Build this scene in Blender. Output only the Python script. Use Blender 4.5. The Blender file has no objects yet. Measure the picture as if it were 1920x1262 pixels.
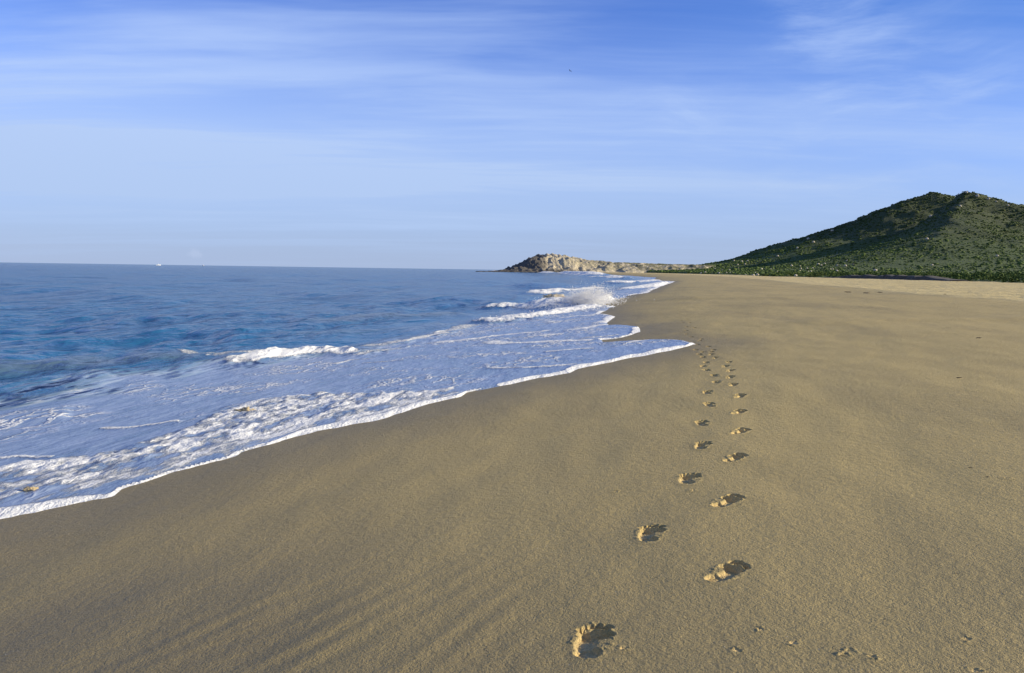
import bpy, math
import numpy as np
from mathutils import Matrix, Vector

# ------------------------------------------------------------------ camera, sky, sun, exposure
sc = bpy.context.scene
COL = sc.collection
CAM_H = 1.6
F_PX = 1493.3
PITCH = math.radians(4.78)
ROLL = math.radians(0.85)
fw = np.array([0, math.cos(PITCH), -math.sin(PITCH)])
r0 = np.array([1.0, 0, 0]); u0 = np.array([0, math.sin(PITCH), math.cos(PITCH)])
RT = r0 * math.cos(ROLL) + u0 * math.sin(ROLL)
UP = -r0 * math.sin(ROLL) + u0 * math.cos(ROLL)
cd = bpy.data.cameras.new('camera'); cam = bpy.data.objects.new('camera', cd); COL.objects.link(cam)
cd.sensor_width = 36; cd.lens = 28; cd.clip_start = 0.05; cd.clip_end = 120000
cam.matrix_world = Matrix(((RT[0], UP[0], -fw[0], 0), (RT[1], UP[1], -fw[1], 0), (RT[2], UP[2], -fw[2], CAM_H), (0, 0, 0, 1)))
sc.camera = cam
SUN_EL = math.radians(18.8); SUN_AZ = math.radians(96)       # clockwise from +Y (straight ahead)
sl = bpy.data.lights.new('sun', 'SUN'); so = bpy.data.objects.new('sun', sl); COL.objects.link(so)
sl.energy = 5.0; sl.angle = math.radians(0.5); sl.color = (1.0, 0.87, 0.62)
sdir = Vector((math.sin(SUN_AZ) * math.cos(SUN_EL), math.cos(SUN_AZ) * math.cos(SUN_EL), math.sin(SUN_EL)))
so.rotation_euler = sdir.to_track_quat('Z', 'Y').to_euler()
sc.view_settings.view_transform = 'Standard'; sc.view_settings.look = 'None'
sc.view_settings.gamma = 1; sc.view_settings.exposure = 0.50
sc.cycles.use_denoising = True
sc.cycles.max_bounces = 5; sc.cycles.diffuse_bounces = 2; sc.cycles.glossy_bounces = 3; sc.cycles.transparent_max_bounces = 8


class NT:
    """small helper around a node tree"""
    def __init__(s, t): s.t = t
    def n(s, kind, ins=None, **kw):
        nd = s.t.nodes.new(kind)
        for k, v in kw.items(): setattr(nd, k, v)
        for k, v in (ins or {}).items():
            if isinstance(v, bpy.types.NodeSocket): s.t.links.new(v, nd.inputs[k])
            else: nd.inputs[k].default_value = v
        return nd
    def math(s, op, a, b=0.0, c=0.0, clamp=False):
        return s.n('ShaderNodeMath', {0: a, 1: b, 2: c}, operation=op, use_clamp=clamp).outputs[0]
    def ss(s, x, a, b, lo=0.0, hi=1.0):
        return s.n('ShaderNodeMapRange', {0: x, 1: a, 2: b, 3: lo, 4: hi}, interpolation_type='SMOOTHSTEP').outputs[0]
    def mix(s, f, a, b, blend='MIX'):
        nd = s.n('ShaderNodeMix', None, data_type='RGBA', blend_type=blend)
        for i, v in ((0, f), (6, a), (7, b)):
            if isinstance(v, bpy.types.NodeSocket): s.t.links.new(v, nd.inputs[i])
            else: nd.inputs[i].default_value = v if i == 0 else (v[0], v[1], v[2], 1)
        return nd.outputs[2]
    def noise(s, vec, scale, detail=3, rough=.55, dist=0, out=0):
        return s.n('ShaderNodeTexNoise', {'Vector': vec, 'Scale': scale, 'Detail': detail, 'Roughness': rough, 'Distortion': dist}).outputs[out]
    def mapping(s, vec, sc_=(1, 1, 1), rot=(0, 0, 0), loc=(0, 0, 0)):
        return s.n('ShaderNodeMapping', {'Vector': vec, 'Location': loc, 'Rotation': rot, 'Scale': sc_}).outputs[0]
    def attr(s, name): return s.n('ShaderNodeAttribute', None, attribute_name=name)


# ---- sky: Nishita with thin cirrus in it
w = bpy.data.worlds.new('World'); sc.world = w; w.use_nodes = True
T = NT(w.node_tree)
bg = w.node_tree.nodes['Background']
sky = T.n('ShaderNodeTexSky', None, sky_type='NISHITA', sun_disc=False)
sky.sun_elevation = SUN_EL; sky.sun_rotation = SUN_AZ
sky.air_density = 1.0; sky.dust_density = 0.12; sky.ozone_density = 6.0
SKY_STR = 0.14
co = T.n('ShaderNodeTexCoord').outputs['Generated']
sp = T.n('ShaderNodeSeparateXYZ', {0: co})
zz = T.math('ADD', T.math('MAXIMUM', sp.outputs[2], 0.0), 0.06)
pl = T.n('ShaderNodeCombineXYZ', {0: T.math('DIVIDE', sp.outputs[0], zz), 1: T.math('DIVIDE', sp.outputs[1], zz), 2: 0.0}).outputs[0]
def cirrus(scx, scy, rot, loc, lo, hi, detail, dist):
    m = T.mapping(pl, (scx, scy, 1), (0, 0, math.radians(rot)), loc)
    wv = T.noise(pl, 0.5, 2, .5, 0, 1)
    m2 = T.n('ShaderNodeVectorMath', {0: m, 1: T.n('ShaderNodeVectorMath', {0: wv, 3: dist}, operation='SCALE').outputs[0]}, operation='ADD').outputs[0]
    return T.ss(T.noise(m2, 1.0, detail, .58), lo, hi)
leftw = T.ss(sp.outputs[0], 0.75, -0.45)
rightw = T.ss(sp.outputs[0], -0.05, 0.35)
c1 = cirrus(0.22, 1.1, -4, (3.1, 0.7, 0), .40, .68, 6, .5)
c2 = cirrus(0.42, 1.5, -9, (1.3, 4.2, 0), .44, .70, 7, .8)
wv3 = T.n('ShaderNodeVectorMath', {0: T.noise(co, 2.2, 3, .5, 0, 1), 3: .22}, operation='SCALE').outputs[0]
co3 = T.n('ShaderNodeVectorMath', {0: co, 1: wv3}, operation='ADD').outputs[0]
c3 = T.math('MULTIPLY', T.ss(T.noise(T.mapping(co3, (2.6, 1.0, 11.0), (0, math.radians(24), 0), (.4, 0, .9)), 1.0, 8, .62), .47, .76), T.ss(T.noise(co, 3.1, 2, .5), .38, .60))
el = sp.outputs[2]
band = T.math('MULTIPLY', T.ss(el, 0.0, .10), T.ss(el, .30, .10))
den = T.math('ADD', T.math('MULTIPLY', c1, T.math('MULTIPLY_ADD', leftw, .34, .17)), T.math('MULTIPLY', c2, .18))
den = T.math('ADD', den, T.math('MULTIPLY', T.math('MULTIPLY', c3, rightw), .62))
den = T.math('ADD', den, T.math('MULTIPLY', band, T.math('MULTIPLY_ADD', leftw, .52, .34)))
den = T.math('MULTIPLY', den, T.ss(el, -0.005, 0.06, .25, 1.0), clamp=True)
# one small cumulus low over the sea
cdir = fw + RT * ((365 - 960) / F_PX) + UP * ((631 - 476) / F_PX); cdir = cdir / np.linalg.norm(cdir)
dd = T.n('ShaderNodeVectorMath', {0: co, 1: tuple(cdir)}, operation='SUBTRACT').outputs[0]
dd = T.mapping(dd, (1.0, 1.0, 1.5))
puffn = T.noise(T.mapping(co, (180, 180, 180)), 1.0, 3, .6)
pl_len = T.math('MULTIPLY_ADD', T.math('SUBTRACT', puffn, .5), .012, T.n('ShaderNodeVectorMath', {0: dd}, operation='LENGTH').outputs['Value'])
puff = T.math('MULTIPLY', T.ss(pl_len, .0105, .003), .30)
cloudcol = T.mix(T.ss(el, .02, .3), (2.25, 3.0, 4.45), (2.5, 3.3, 5.1))
s1 = T.mix(T.ss(el, .0, .17, .88, 0.0), T.mix(1.0, sky.outputs[0], (.68, .68, 1.0), 'MULTIPLY'), (1.95, 2.50, 3.65))      # pale marine air low down
s1 = T.mix(T.math('MULTIPLY', T.ss(sp.outputs[0], .02, .62, 0, .62), T.ss(el, .05, .34)), s1, (.35, 1.15, 3.3))     # deeper blue to the right and up
s1 = T.mix(den, s1, cloudcol)
s1 = T.mix(puff, s1, (2.7, 3.2, 4.3))
s1 = T.mix(T.ss(el, .40, .80, 0, .6), s1, (.12, .32, .95))                   # deep blue overhead; unseen upper sky darkened to weaken sky fill
w.node_tree.links.new(s1, bg.inputs[0]); bg.inputs[1].default_value = SKY_STR

# ------------------------------------------------------------------ numpy noise
def _hash(ix, iy, seed):
    h = (ix.astype(np.int64) * 374761393 + iy.astype(np.int64) * 668265263 + seed * 1442695041) & 0x7fffffff
    h = ((h ^ (h >> 13)) * 1274126177) & 0x7fffffff
    return (h ^ (h >> 16)) & 0xffff
def perlin(x, y, seed=0):
    x = np.asarray(x, float); y = np.asarray(y, float)
    ix = np.floor(x); iy = np.floor(y); fx = x - ix; fy = y - iy
    u = fx * fx * fx * (fx * (fx * 6 - 15) + 10); v = fy * fy * fy * (fy * (fy * 6 - 15) + 10)
    def g(dx, dy):
        a = _hash(ix + dx, iy + dy, seed) * (2 * math.pi / 65536.0)
        return np.cos(a) * (fx - dx) + np.sin(a) * (fy - dy)
    a = g(0, 0); b = g(1, 0); c = g(0, 1); d = g(1, 1)
    return ((a + (b - a) * u) + ((c + (d - c) * u) - (a + (b - a) * u)) * v) * 1.5
def fbm(x, y, oct_=4, seed=0, gain=.5, lac=2.03):
    s = 0; a = 1.0
    for i in range(oct_):
        s = s + a * perlin(x, y, seed + i * 17); x = x * lac + 11.3; y = y * lac - 5.7; a *= gain
    return s
def worley(x, y, seed=0):
    ix = np.floor(x); iy = np.floor(y); best = np.full(np.shape(x), 9.0)
    for dx in (-1, 0, 1):
        for dy in (-1, 0, 1):
            cx = ix + dx; cy = iy + dy
            px = cx + _hash(cx, cy, seed) / 65536.0; py = cy + _hash(cx, cy, seed + 7) / 65536.0
            best = np.minimum(best, np.hypot(x - px, y - py))
    return best
def sstep(x, a, b):
    t = np.clip((x - a) / (b - a), 0, 1); return t * t * (3 - 2 * t)

# ------------------------------------------------------------------ beach shape
SEA = -0.9
BY = np.array([-400, -60, 0, 100, 220, 350, 500, 700, 850, 1000, 1600.])
BX = np.array([-85, -12.7, 0, 21, 46, 64, 77, 78, 68, 58, 40.])
def inland(x, y):
    """metres inland of the line along the shore that passes under the camera"""
    return (x - np.interp(y, BY, BX)) * 0.978
def beach_base(x, y):
    u = inland(x, y)
    lo = np.maximum(.092 * u, -3.0 + .02 * np.clip(u, -200, 0) * 0)
    up = .62 * (1 - np.exp(-np.maximum(u, 0) * .137)) + .10 * np.exp(-((u - 13) / 3.2) ** 2) * sstep(u, 0, 8)
    return np.where(u < 0, lo, up)
def beach_z(x, y):
    u = inland(x, y)
    z = beach_base(x, y)
    a = x * .978 - y * .208; b = x * .208 + y * .978            # across / along the shore
    z = z + .018 * fbm(a / 2.2, b / 5.0, 3, 3) + .05 * fbm(a / 9, b / 16, 2, 9) * sstep(u, -6, 2)
    z = z + .006 * fbm(a / .5, b / .9, 2, 21)
    # runnels left by backwash at the lower left, running about 33 degrees to the right of ahead
    c = math.cos(math.radians(33)); s = math.sin(math.radians(33))
    p = x * c - y * s; q = x * s + y * c
    env = np.exp(-((x + .75) / .95) ** 2 - ((y - 3.5) / .9) ** 2)
    z = z + .0031 * env * (.5 + np.clip(perlin(q * .9, p * 1.6, 7) + .3, 0, 1)) * np.sin((p + .06 * perlin(q * 1.1, p * 2.0, 5)) * 2 * math.pi / .19 + 1.5 * perlin(q * .8, p * 3, 6))
    # berm face scarps and dry, trampled sand behind the crest
    dry = sstep(u + 1.4 * perlin(b / 14, a / 14, 31), 14.5, 17)
    z = z + dry * (.035 * fbm(x / 1.1, y / 1.1, 3, 41) + .05 * fbm(x / 4, y / 4, 2, 43))
    # a low cusp across the beach, further along
    z = z + .10 * np.exp(-((b - 47 + .9 * (a - 2)) / 2.0) ** 2) * sstep(u, -4, 1) * sstep(u, 9, 3)
    z = z + .07 * np.exp(-((b - 23 - .15 * a - .8 * perlin(a / 5, b / 5, 51)) / 1.3) ** 2) * sstep(u, 1.5, 4)
    return z

def ray(px, py):
    d = fw + RT * ((px - 960) / F_PX) + UP * ((631 - py) / F_PX)
    return d
def at(px, py, f=None, tmax=2500.):
    """where the line of sight through a point of the photograph meets a surface z = f(x, y)"""
    f = f or (lambda x, y: np.maximum(beach_base(x, y), SEA))
    d = ray(px, py); t = np.geomspace(1.2, tmax, 6000)
    below = (CAM_H + d[2] * t) <= f(d[0] * t, d[1] * t)
    i = int(np.argmax(below)) if below.any() else len(t) - 1
    t2 = np.linspace(t[max(i - 1, 0)], t[i], 60)
    b2 = (CAM_H + d[2] * t2) <= f(d[0] * t2, d[1] * t2)
    tt = t2[int(np.argmax(b2))] if b2.any() else t2[-1]
    return np.array([d[0] * tt, d[1] * tt])
def line(pts, f=None): return np.array([at(a, b, f) for a, b in pts])

# water's edge, near to far
EDGE_PX = [(-260, 1040), (-120, 1000), (0, 973), (60, 962), (130, 948), (208, 931), (222, 919), (270, 905), (330, 886), (385, 872), (438, 857), (446, 849),
           (520, 830), (585, 810), (640, 798), (690, 791), (722, 782), (800, 757), (858, 743), (874, 735), (930, 722), (1010, 708), (1072, 698), (1088, 690),
           (1150, 677), (1212, 665), (1250, 658), (1282, 652), (1304, 646), (1284, 643), (1262, 639), (1224, 638), (1172, 641), (1132, 643), (1128, 638),
           (1165, 634), (1188, 629), (1201, 624), (1200, 614), (1180, 612), (1141, 612), (1136, 607), (1143, 600), (1150, 594), (1136, 590), (1122, 589.5),
           (1136, 583), (1146, 575), (1136, 572), (1142, 566), (1158, 561), (1180, 554), (1212, 549), (1224, 543), (1242, 536), (1265, 528), (1246, 527),
           (1226, 524.5), (1230, 520.5), (1205, 519.2), (1178, 517), (1140, 514.8), (1100, 513.4)]
edge = line(EDGE_PX, beach_base)
edge = np.vstack([[-60, -230], [-14, -36], [-6.2, 0.0], edge, [[62, 720], [50, 900]]])
poly = np.vstack([edge, [[45, 3000], [-60000, 60000], [-60000, -400]]])
def seg_dist(x, y, P, closed=False, want_side=False):
    best = np.full(x.shape, 1e9); side = np.zeros(x.shape); along = np.zeros(x.shape); L = 0.0
    n = len(P) if closed else len(P) - 1
    for i in range(n):
        a = P[i]; b = P[(i + 1) % len(P)]; e = b - a; ll = float(e @ e) + 1e-12
        t = np.clip(((x - a[0]) * e[0] + (y - a[1]) * e[1]) / ll, 0, 1)
        d = np.hypot(x - a[0] - t * e[0], y - a[1] - t * e[1])
        m = d < best; best = np.where(m, d, best)
        if want_side:
            cr = (x - a[0]) * e[1] - (y - a[1]) * e[0]
            side = np.where(m, np.sign(cr), side); along = np.where(m, L + t * math.sqrt(ll), along)
        L += math.sqrt(ll)
    return (best, side, along, L) if want_side else best
def inside(x, y, P):
    r = np.zeros(x.shape, bool); j = len(P) - 1
    for i in range(len(P)):
        xi, yi = P[i]; xj, yj = P[j]
        if yi != yj:
            r ^= ((yi > y) != (yj > y)) & (x < (xj - xi) * (y - yi) / (yj - yi) + xi)
        j = i
    return r
def water_sd(x, y):
    """signed distance to the water's edge, positive in the water"""
    r = np.hypot(x, y)
    amp = np.clip(.012 * r, .04, .5)
    wx = amp * fbm(x / (amp * 5), y / (amp * 5), 3, 61); wy = amp * fbm(x / (amp * 5) + 40, y / (amp * 5), 3, 63)
    X = x + wx * .7; Y = y + wy * .7
    d = seg_dist(X, Y, edge)
    return np.where(inside(X, Y, poly), d, -d)

# ------------------------------------------------------------------ mesh and object helpers
def mesh_from(name, verts, faces, smooth=True, attrs=None, cols=None):
    """verts (n,3), faces (m,k) with one k"""
    me = bpy.data.meshes.new(name)
    verts = np.ascontiguousarray(verts, np.float32); faces = np.ascontiguousarray(faces, np.int32)
    k = faces.shape[1]
    me.vertices.add(len(verts)); me.vertices.foreach_set('co', verts.ravel())
    me.loops.add(faces.size); me.loops.foreach_set('vertex_index', faces.ravel())
    me.polygons.add(len(faces)); me.polygons.foreach_set('loop_start', np.arange(0, faces.size, k, dtype=np.int32))
    try: me.polygons.foreach_set('loop_total', np.full(len(faces), k, np.int32))
    except Exception: pass
    me.update(calc_edges=True)
    if smooth: me.polygons.foreach_set('use_smooth', np.ones(len(faces), bool))
    for nm, v in (attrs or {}).items():
        a = me.attributes.new(nm, 'FLOAT', 'POINT'); a.data.foreach_set('value', np.ascontiguousarray(v, np.float32))
    me.validate(verbose=False)
    return me
def add(name, me, mat=None, label=None, cat=None, group=None, kind=None, parent=None, loc=None):
    o = bpy.data.objects.new(name, me); COL.objects.link(o)
    if mat: me.materials.append(mat)
    if label: o['label'] = label
    if cat: o['category'] = cat
    if group: o['group'] = group
    if kind: o['kind'] = kind
    if parent: o.parent = parent
    if loc is not None: o.location = loc
    return o
def used(verts, faces, attrs=None):
    ids = np.unique(faces); mp = np.full(len(verts), -1, np.int64); mp[ids] = np.arange(len(ids))
    return verts[ids], mp[faces], ({k: v[ids] for k, v in attrs.items()} if attrs else None), ids
def grid_faces(nr, nc, wrap=False):
    i = np.arange(nr - 1)[:, None]; j = np.arange(nc if wrap else nc - 1)[None, :]; j2 = (j + 1) % nc
    a = i * nc + j; b = i * nc + j2; c = (i + 1) * nc + j2; d = (i + 1) * nc + j
    return np.stack([a, b, c, d], -1).reshape(-1, 4)
def vert_normals(P, F):
    a, b, c, d = (P[F[:, i]] for i in range(4))
    n = np.cross(c - a, d - b); out = np.zeros_like(P)
    for i in range(4):
        for k in range(3): out[:, k] += np.bincount(F[:, i], n[:, k], len(P))
    L = np.linalg.norm(out, axis=1, keepdims=True); L[L == 0] = 1
    return out / L
def mat(name):
    m = bpy.data.materials.new(name); m.use_nodes = True
    t = NT(m.node_tree); b = m.node_tree.nodes['Principled BSDF']
    return m, t, b
def link(t, a, b): t.t.links.new(a, b)

# ------------------------------------------------------------------ materials
def sand_material(name, tint=(1, 1, 1), bump=1.0, spk=True):
    m, t, b = mat(name)
    geo = t.n('ShaderNodeNewGeometry').outputs['Position']
    dry = t.attr('dry').outputs['Fac']; wet_shade = t.attr('wet_shade').outputs['Fac']
    n1 = t.noise(geo, 1.3, 4, .6); n2 = t.noise(geo, 160, 2, .6); n3 = t.noise(t.mapping(geo, (.5, .13, .3), (0, 0, math.radians(12))), 1.0, 4, .6)
    c = t.mix(n1, tuple(a * b_ for a, b_ in zip((.545, .422, .165), tint)), tuple(a * b_ for a, b_ in zip((.635, .495, .20), tint)))
    c = t.mix(t.ss(n3, .42, .7), c, tuple(a * b_ for a, b_ in zip((.47, .37, .155), tint)))
    c = t.mix(wet_shade, c, (.258, .21, .10))
    c = t.mix(dry, c, (.83, .67, .30))
    c = t.mix(t.ss(n2, .30, .72, .62, 0.0), c, (.17, .13, .07))
    fresh_sunlit = t.attr('fresh_sunlit').outputs['Fac']
    c = t.mix(t.math('MULTIPLY', fresh_sunlit, t.ss(n2, .2, .6, .45, 1.0)), c, (.82, .59, .26))  # sunlit print walls and pit sides painted in as lighter golden sand
    if spk:
        v = t.n('ShaderNodeTexVoronoi', {'Vector': geo, 'Scale': 34.0}, feature='F1')
        rnd = t.n('ShaderNodeSeparateXYZ', {0: v.outputs['Color']}).outputs[0]
        s_ = t.math('MULTIPLY', t.math('LESS_THAN', v.outputs['Distance'], .085), t.math('GREATER_THAN', rnd, .93))
        c = t.mix(t.math('MULTIPLY', s_, .8), c, (.85, .80, .70))
    link(t, c, b.inputs['Base Color'])
    link(t, t.math('MULTIPLY_ADD', wet_shade, -.22, .75), b.inputs['Roughness'])
    b.inputs['Specular IOR Level'].default_value = .25
    h = t.math('ADD', t.math('MULTIPLY', t.noise(geo, 75, 3, .65), .7), t.math('MULTIPLY', t.noise(geo, 210, 2, .6), .3))
    bp = t.n('ShaderNodeBump', {'Strength': .9, 'Distance': .013 * bump, 'Height': h}).outputs[0]
    bp = t.n('ShaderNodeBump', {'Strength': .6, 'Distance': .019 * bump, 'Height': t.noise(geo, 17, 3, .6), 'Normal': bp}).outputs[0]
    pits = t.math('MULTIPLY', dry, t.noise(geo, 1.6, 4, .65))
    bp = t.n('ShaderNodeBump', {'Strength': .8, 'Distance': .30, 'Height': pits, 'Normal': bp}).outputs[0]
    link(t, bp, b.inputs['Normal'])
    return m
M_SAND = sand_material('damp_sand')

def water_material():
    m, t, b = mat('sea_water')
    geo = t.n('ShaderNodeNewGeometry').outputs['Position']
    foam = t.attr('foam').outputs['Fac']; thin = t.attr('thin').outputs['Fac']; murk = t.attr('murk').outputs['Fac']
    swash = t.attr('swash').outputs['Fac']
    sh = t.mapping(geo, (1, 1, 1), (0, 0, math.radians(12)))
    # body colour of the water: deep blue offshore, greener and sandier over the bar
    base = t.mix(t.noise(t.mapping(sh, (.05, .02, .1)), 1.0, 3, .5), (.012, .074, .180), (.022, .112, .240))
    base = t.mix(murk, base, (.11, .125, .13))
    # thin, spent foam: a milky film with streaks and lace in it
    st = t.noise(t.mapping(sh, (2.2, .55, 1)), 1.6, 6, .65, .6)
    lace = t.n('ShaderNodeTexVoronoi', {'Vector': t.n('ShaderNodeVectorMath', {0: t.mapping(sh, (1.5, .8, 1)), 1: t.n('ShaderNodeVectorMath', {0: t.noise(sh, 2.5, 3, .6, 0, 1), 3: .7}, operation='SCALE').outputs[0]}, operation='ADD').outputs[0], 'Scale': 2.0}, feature='DISTANCE_TO_EDGE').outputs['Distance']
    film = t.math('MULTIPLY', thin, t.ss(st, .30, .62, .32, .70))
    c = t.mix(film, base, (.37, .435, .585))
    fine = t.math('MULTIPLY_ADD', t.noise(t.mapping(sh, (2.4, 1.0, 1.5)), 4.2, 6, .68, .5), 1.0, t.math('MULTIPLY', t.noise(geo, 38, 3, .6), .25))
    fine = t.math('ADD', fine, t.math('MULTIPLY', t.math('SUBTRACT', t.noise(t.mapping(sh, (1, .6, 1)), 1.0, 5, .65), .5), .5))
    fm = t.ss(t.math('ADD', foam, t.math('SUBTRACT', fine, .64)), .40, .68)
    wisps = t.math('MULTIPLY', t.ss(lace, .11, .01), t.math('MULTIPLY', thin, t.ss(t.noise(sh, .5, 3, .6), .46, .62)))
    fm = t.math('MAXIMUM', fm, t.math('MULTIPLY', wisps, .8))
    c = t.mix(fm, c, (.78, .79, .79))
    link(t, c, b.inputs['Base Color'])
    b.inputs['IOR'].default_value = 1.33
    rough = t.math('MULTIPLY_ADD', fm, .7, t.math('MULTIPLY_ADD', film, .22, .10))
    link(t, rough, b.inputs['Roughness'])
    b.inputs['Specular IOR Level'].default_value = 0.0
    # ripples: crests lie roughly along the shore
    rp = t.mapping(sh, (1.0, .42, 1))
    h = t.math('MULTIPLY', t.noise(rp, 2.6, 5, .62, .4), .12)
    h = t.math('ADD', h, t.math('MULTIPLY', t.noise(rp, 9.0, 4, .6), .022))
    h = t.math('ADD', h, t.math('MULTIPLY', t.noise(rp, .62, 4, .62, .3), .46))
    h = t.math('ADD', h, t.math('MULTIPLY', t.noise(t.mapping(sh, (1, .35, 1)), .15, 3, .6), 1.1))
    h = t.math('MULTIPLY', h, t.math('SUBTRACT', 1.0, t.math('MULTIPLY', swash, .88)))
    h = t.math('ADD', h, t.math('MULTIPLY', t.math('MULTIPLY', swash, t.noise(t.mapping(sh, (1.6, .6, 1)), 3.0, 5, .62)), .065))
    h = t.math('ADD', h, t.math('MULTIPLY', fm, t.math('MULTIPLY_ADD', t.noise(geo, 22, 4, .65), .035, .02)))
    bp = t.n('ShaderNodeBump', {'Strength': 1.0, 'Distance': 1.0, 'Height': h}).outputs[0]
    link(t, bp, b.inputs['Normal'])
    # mirror of the sky: Fresnel, held below what a flat surface gives because waves hide their grazing faces from each other
    fr = t.n('ShaderNodeFresnel', {'IOR': 1.33, 'Normal': bp}).outputs[0]
    fr = t.math('MULTIPLY', t.math('MINIMUM', fr, .50), t.math('SUBTRACT', 1.0, t.math('MULTIPLY', fm, .9)))
    fr = t.math('MULTIPLY', fr, t.math('MULTIPLY_ADD', film, -.25, 1.0))
    gl = t.n('ShaderNodeBsdfGlossy', {'Color': (1, 1, 1, 1), 'Roughness': rough, 'Normal': bp}).outputs[0]
    link(t, t.n('ShaderNodeMixShader', {0: fr, 1: b.outputs[0], 2: gl}).outputs[0], m.node_tree.nodes['Material Output'].inputs[0])
    return m
M_WATER = water_material()

def rock_material(name, c0, c1, dark, green=0.0, scale=1.0):
    m, t, b = mat(name)
    geo = t.n('ShaderNodeNewGeometry').outputs['Position']
    n = t.noise(geo, .35 * scale, 6, .65); n2 = t.noise(geo, 1.3 * scale, 5, .7)
    c = t.mix(n, c0, c1)
    c = t.mix(t.ss(n2, .34, .5, .75, 0.0), c, dark)
    if green:
        g = t.attr('green').outputs['Fac']
        c = t.mix(t.math('MULTIPLY', t.ss(t.noise(geo, .16, 5, .7), .40, .52), g), c, (.075, .085, .03))
        c = t.mix(t.attr('darkrock_shade').outputs['Fac'], c, (.045, .045, .05))
    link(t, c, b.inputs['Base Color']); b.inputs['Roughness'].default_value = .9
    bp = t.n('ShaderNodeBump', {'Strength': 1.0, 'Distance': .8 / scale, 'Height': n2}).outputs[0]
    link(t, bp, b.inputs['Normal'])
    return m
def veg_material(name, a, b_):
    m, t, b = mat(name)
    v = t.attr('tone').outputs['Fac']
    geo = t.n('ShaderNodeNewGeometry').outputs['Position']
    c = t.mix(v, a, b_)
    zc = t.n('ShaderNodeSeparateXYZ', {0: geo}).outputs[2]
    hi = t.ss(t.math('MULTIPLY_ADD', t.noise(geo, .012, 4, .6), 60.0, zc), 40.0, 95.0, 0, .75)
    c = t.mix(hi, c, (.034, .055, .015))                              # darker green scrub high up
    c = t.mix(t.ss(t.noise(geo, .02, 3, .6), .55, .75, 0, .5), c, (.10, .105, .038))
    link(t, c, b.inputs['Base Color']); b.inputs['Roughness'].default_value = .85
    b.inputs['Specular IOR Level'].default_value = .15
    return m
def plain(name, col, rough=.6, metal=0.0, noise_amt=.15, sc_=8):
    m, t, b = mat(name)
    geo = t.n('ShaderNodeTexCoord').outputs['Object']
    c = t.mix(t.noise(geo, sc_, 4, .6), tuple(v * (1 - noise_amt) for v in col), tuple(min(1, v * (1 + noise_amt)) for v in col))
    link(t, c, b.inputs['Base Color']); b.inputs['Roughness'].default_value = rough; b.inputs['Metallic'].default_value = metal
    return m

# ------------------------------------------------------------------ polar sheet shared by beach and water
ang = np.concatenate([np.linspace(-180, -62, 50)[:-1], np.linspace(-62, -42, 60)[:-1], np.linspace(-42, 42, 1150), np.linspace(42, 62, 50)[1:], np.linspace(62, 180, 50)[1:-1]])
ang = np.radians(ang)
rad = np.concatenate([np.geomspace(.25, 1.6, 16)[:-1], np.geomspace(1.6, 60, 860)[:-1], np.geomspace(60, 1500, 250)])
rad_w = np.concatenate([rad, np.geomspace(1500, 60000, 60)[1:]])
def sheet(rr):
    R, A = np.meshgrid(rr, ang, indexing='ij')
    return (R * np.sin(A)).ravel(), (R * np.cos(A)).ravel()
NC = len(ang)

# ------------------------------------------------------------------ footprints: where they are
LEFT = [(1110, 1190), (1220, 992), (1292, 890), (1317, 830), (1317, 789), (1331, 757), (1327, 734.5), (1344, 715.5), (1341, 703), (1326, 693), (1319, 686), (1325, 678.5),
        (1319, 669), (1312, 664.5), (1319, 660.5), (1305, 656.5), (1308, 646.6), (1316, 636.5), (1297, 633), (1287, 627.5), (1287, 622), (1288, 615.5), (1280, 606.5), (1277, 601),
        (1274.6, 596.5), (1274.6, 592.5), (1274, 588.6), (1274, 584.4), (1270.5, 580.5), (1268, 577), (1272, 573), (1272, 569), (1265.6, 566)]
RIGHT = [(1362, 1062), (1363, 932), (1377, 851), (1388, 803), (1385, 769), (1387, 741), (1374, 721), (1369, 706), (1369, 694), (1360, 686), (1366, 678), (1341, 670), (1333, 664.5),
         (1333, 660), (1337, 656.5), (1328, 650.5), (1312, 640), (1302, 617), (1293, 607), (1291, 602.5), (1287, 598.5), (1286, 590.6), (1286, 585), (1285, 581), (1281, 577), (1285, 569), (1279, 566), (1273, 561)]
prints = []
for side, L in ((-1, LEFT), (1, RIGHT)):
    for k, (px, py) in enumerate(L):
        p = at(px, py, beach_base)
        prints.append(dict(side=side, k=k, x=float(p[0]), y=float(p[1]), px=px, py=py))
trk = sorted(prints, key=lambda q: math.hypot(q['x'], q['y']))
for i, q in enumerate(trk):                                    # heading: along the track, feet turned out a little
    a = trk[max(i - 4, 0)]; b = trk[min(i + 4, len(trk) - 1)]
    h = math.atan2(b['x'] - a['x'], b['y'] - a['y'])
    q['h'] = h + math.radians(13 if q['side'] > 0 else -6) + math.radians(5) * math.sin(i * 2.3)
    q['r'] = math.hypot(q['x'], q['y'])
for q in trk:
    if q['side'] > 0 and q['k'] < 4: q['h'] = math.radians((46, 44, 40, 36)[q['k']])
    if q['side'] < 0 and q['k'] < 4: q['h'] = math.radians((14, 16, 18, 20)[q['k']])
def foot_local(q, x, y):
    s, c = math.sin(q['h']), math.cos(q['h'])
    dx = x - q['x']; dy = y - q['y']
    k_ = 1.25 - .35 * min(max((q['r'] - 8) / 10, 0), 1) if q['side'] else 1.0
    return (dx * c - dy * s) / (k_ * (1.28 if q['side'] < 0 and q['k'] < 3 else 1.08 if q['side'] else 1)), (dx * s + dy * c) / k_                  # across (right +), along (toes +)
TOES = [(.031, .118, .0165), (.007, .123, .0135), (-.013, .117, .0125), (-.030, .107, .0120), (-.044, .094, .0110)]   # big toe first, on the inner side
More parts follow.
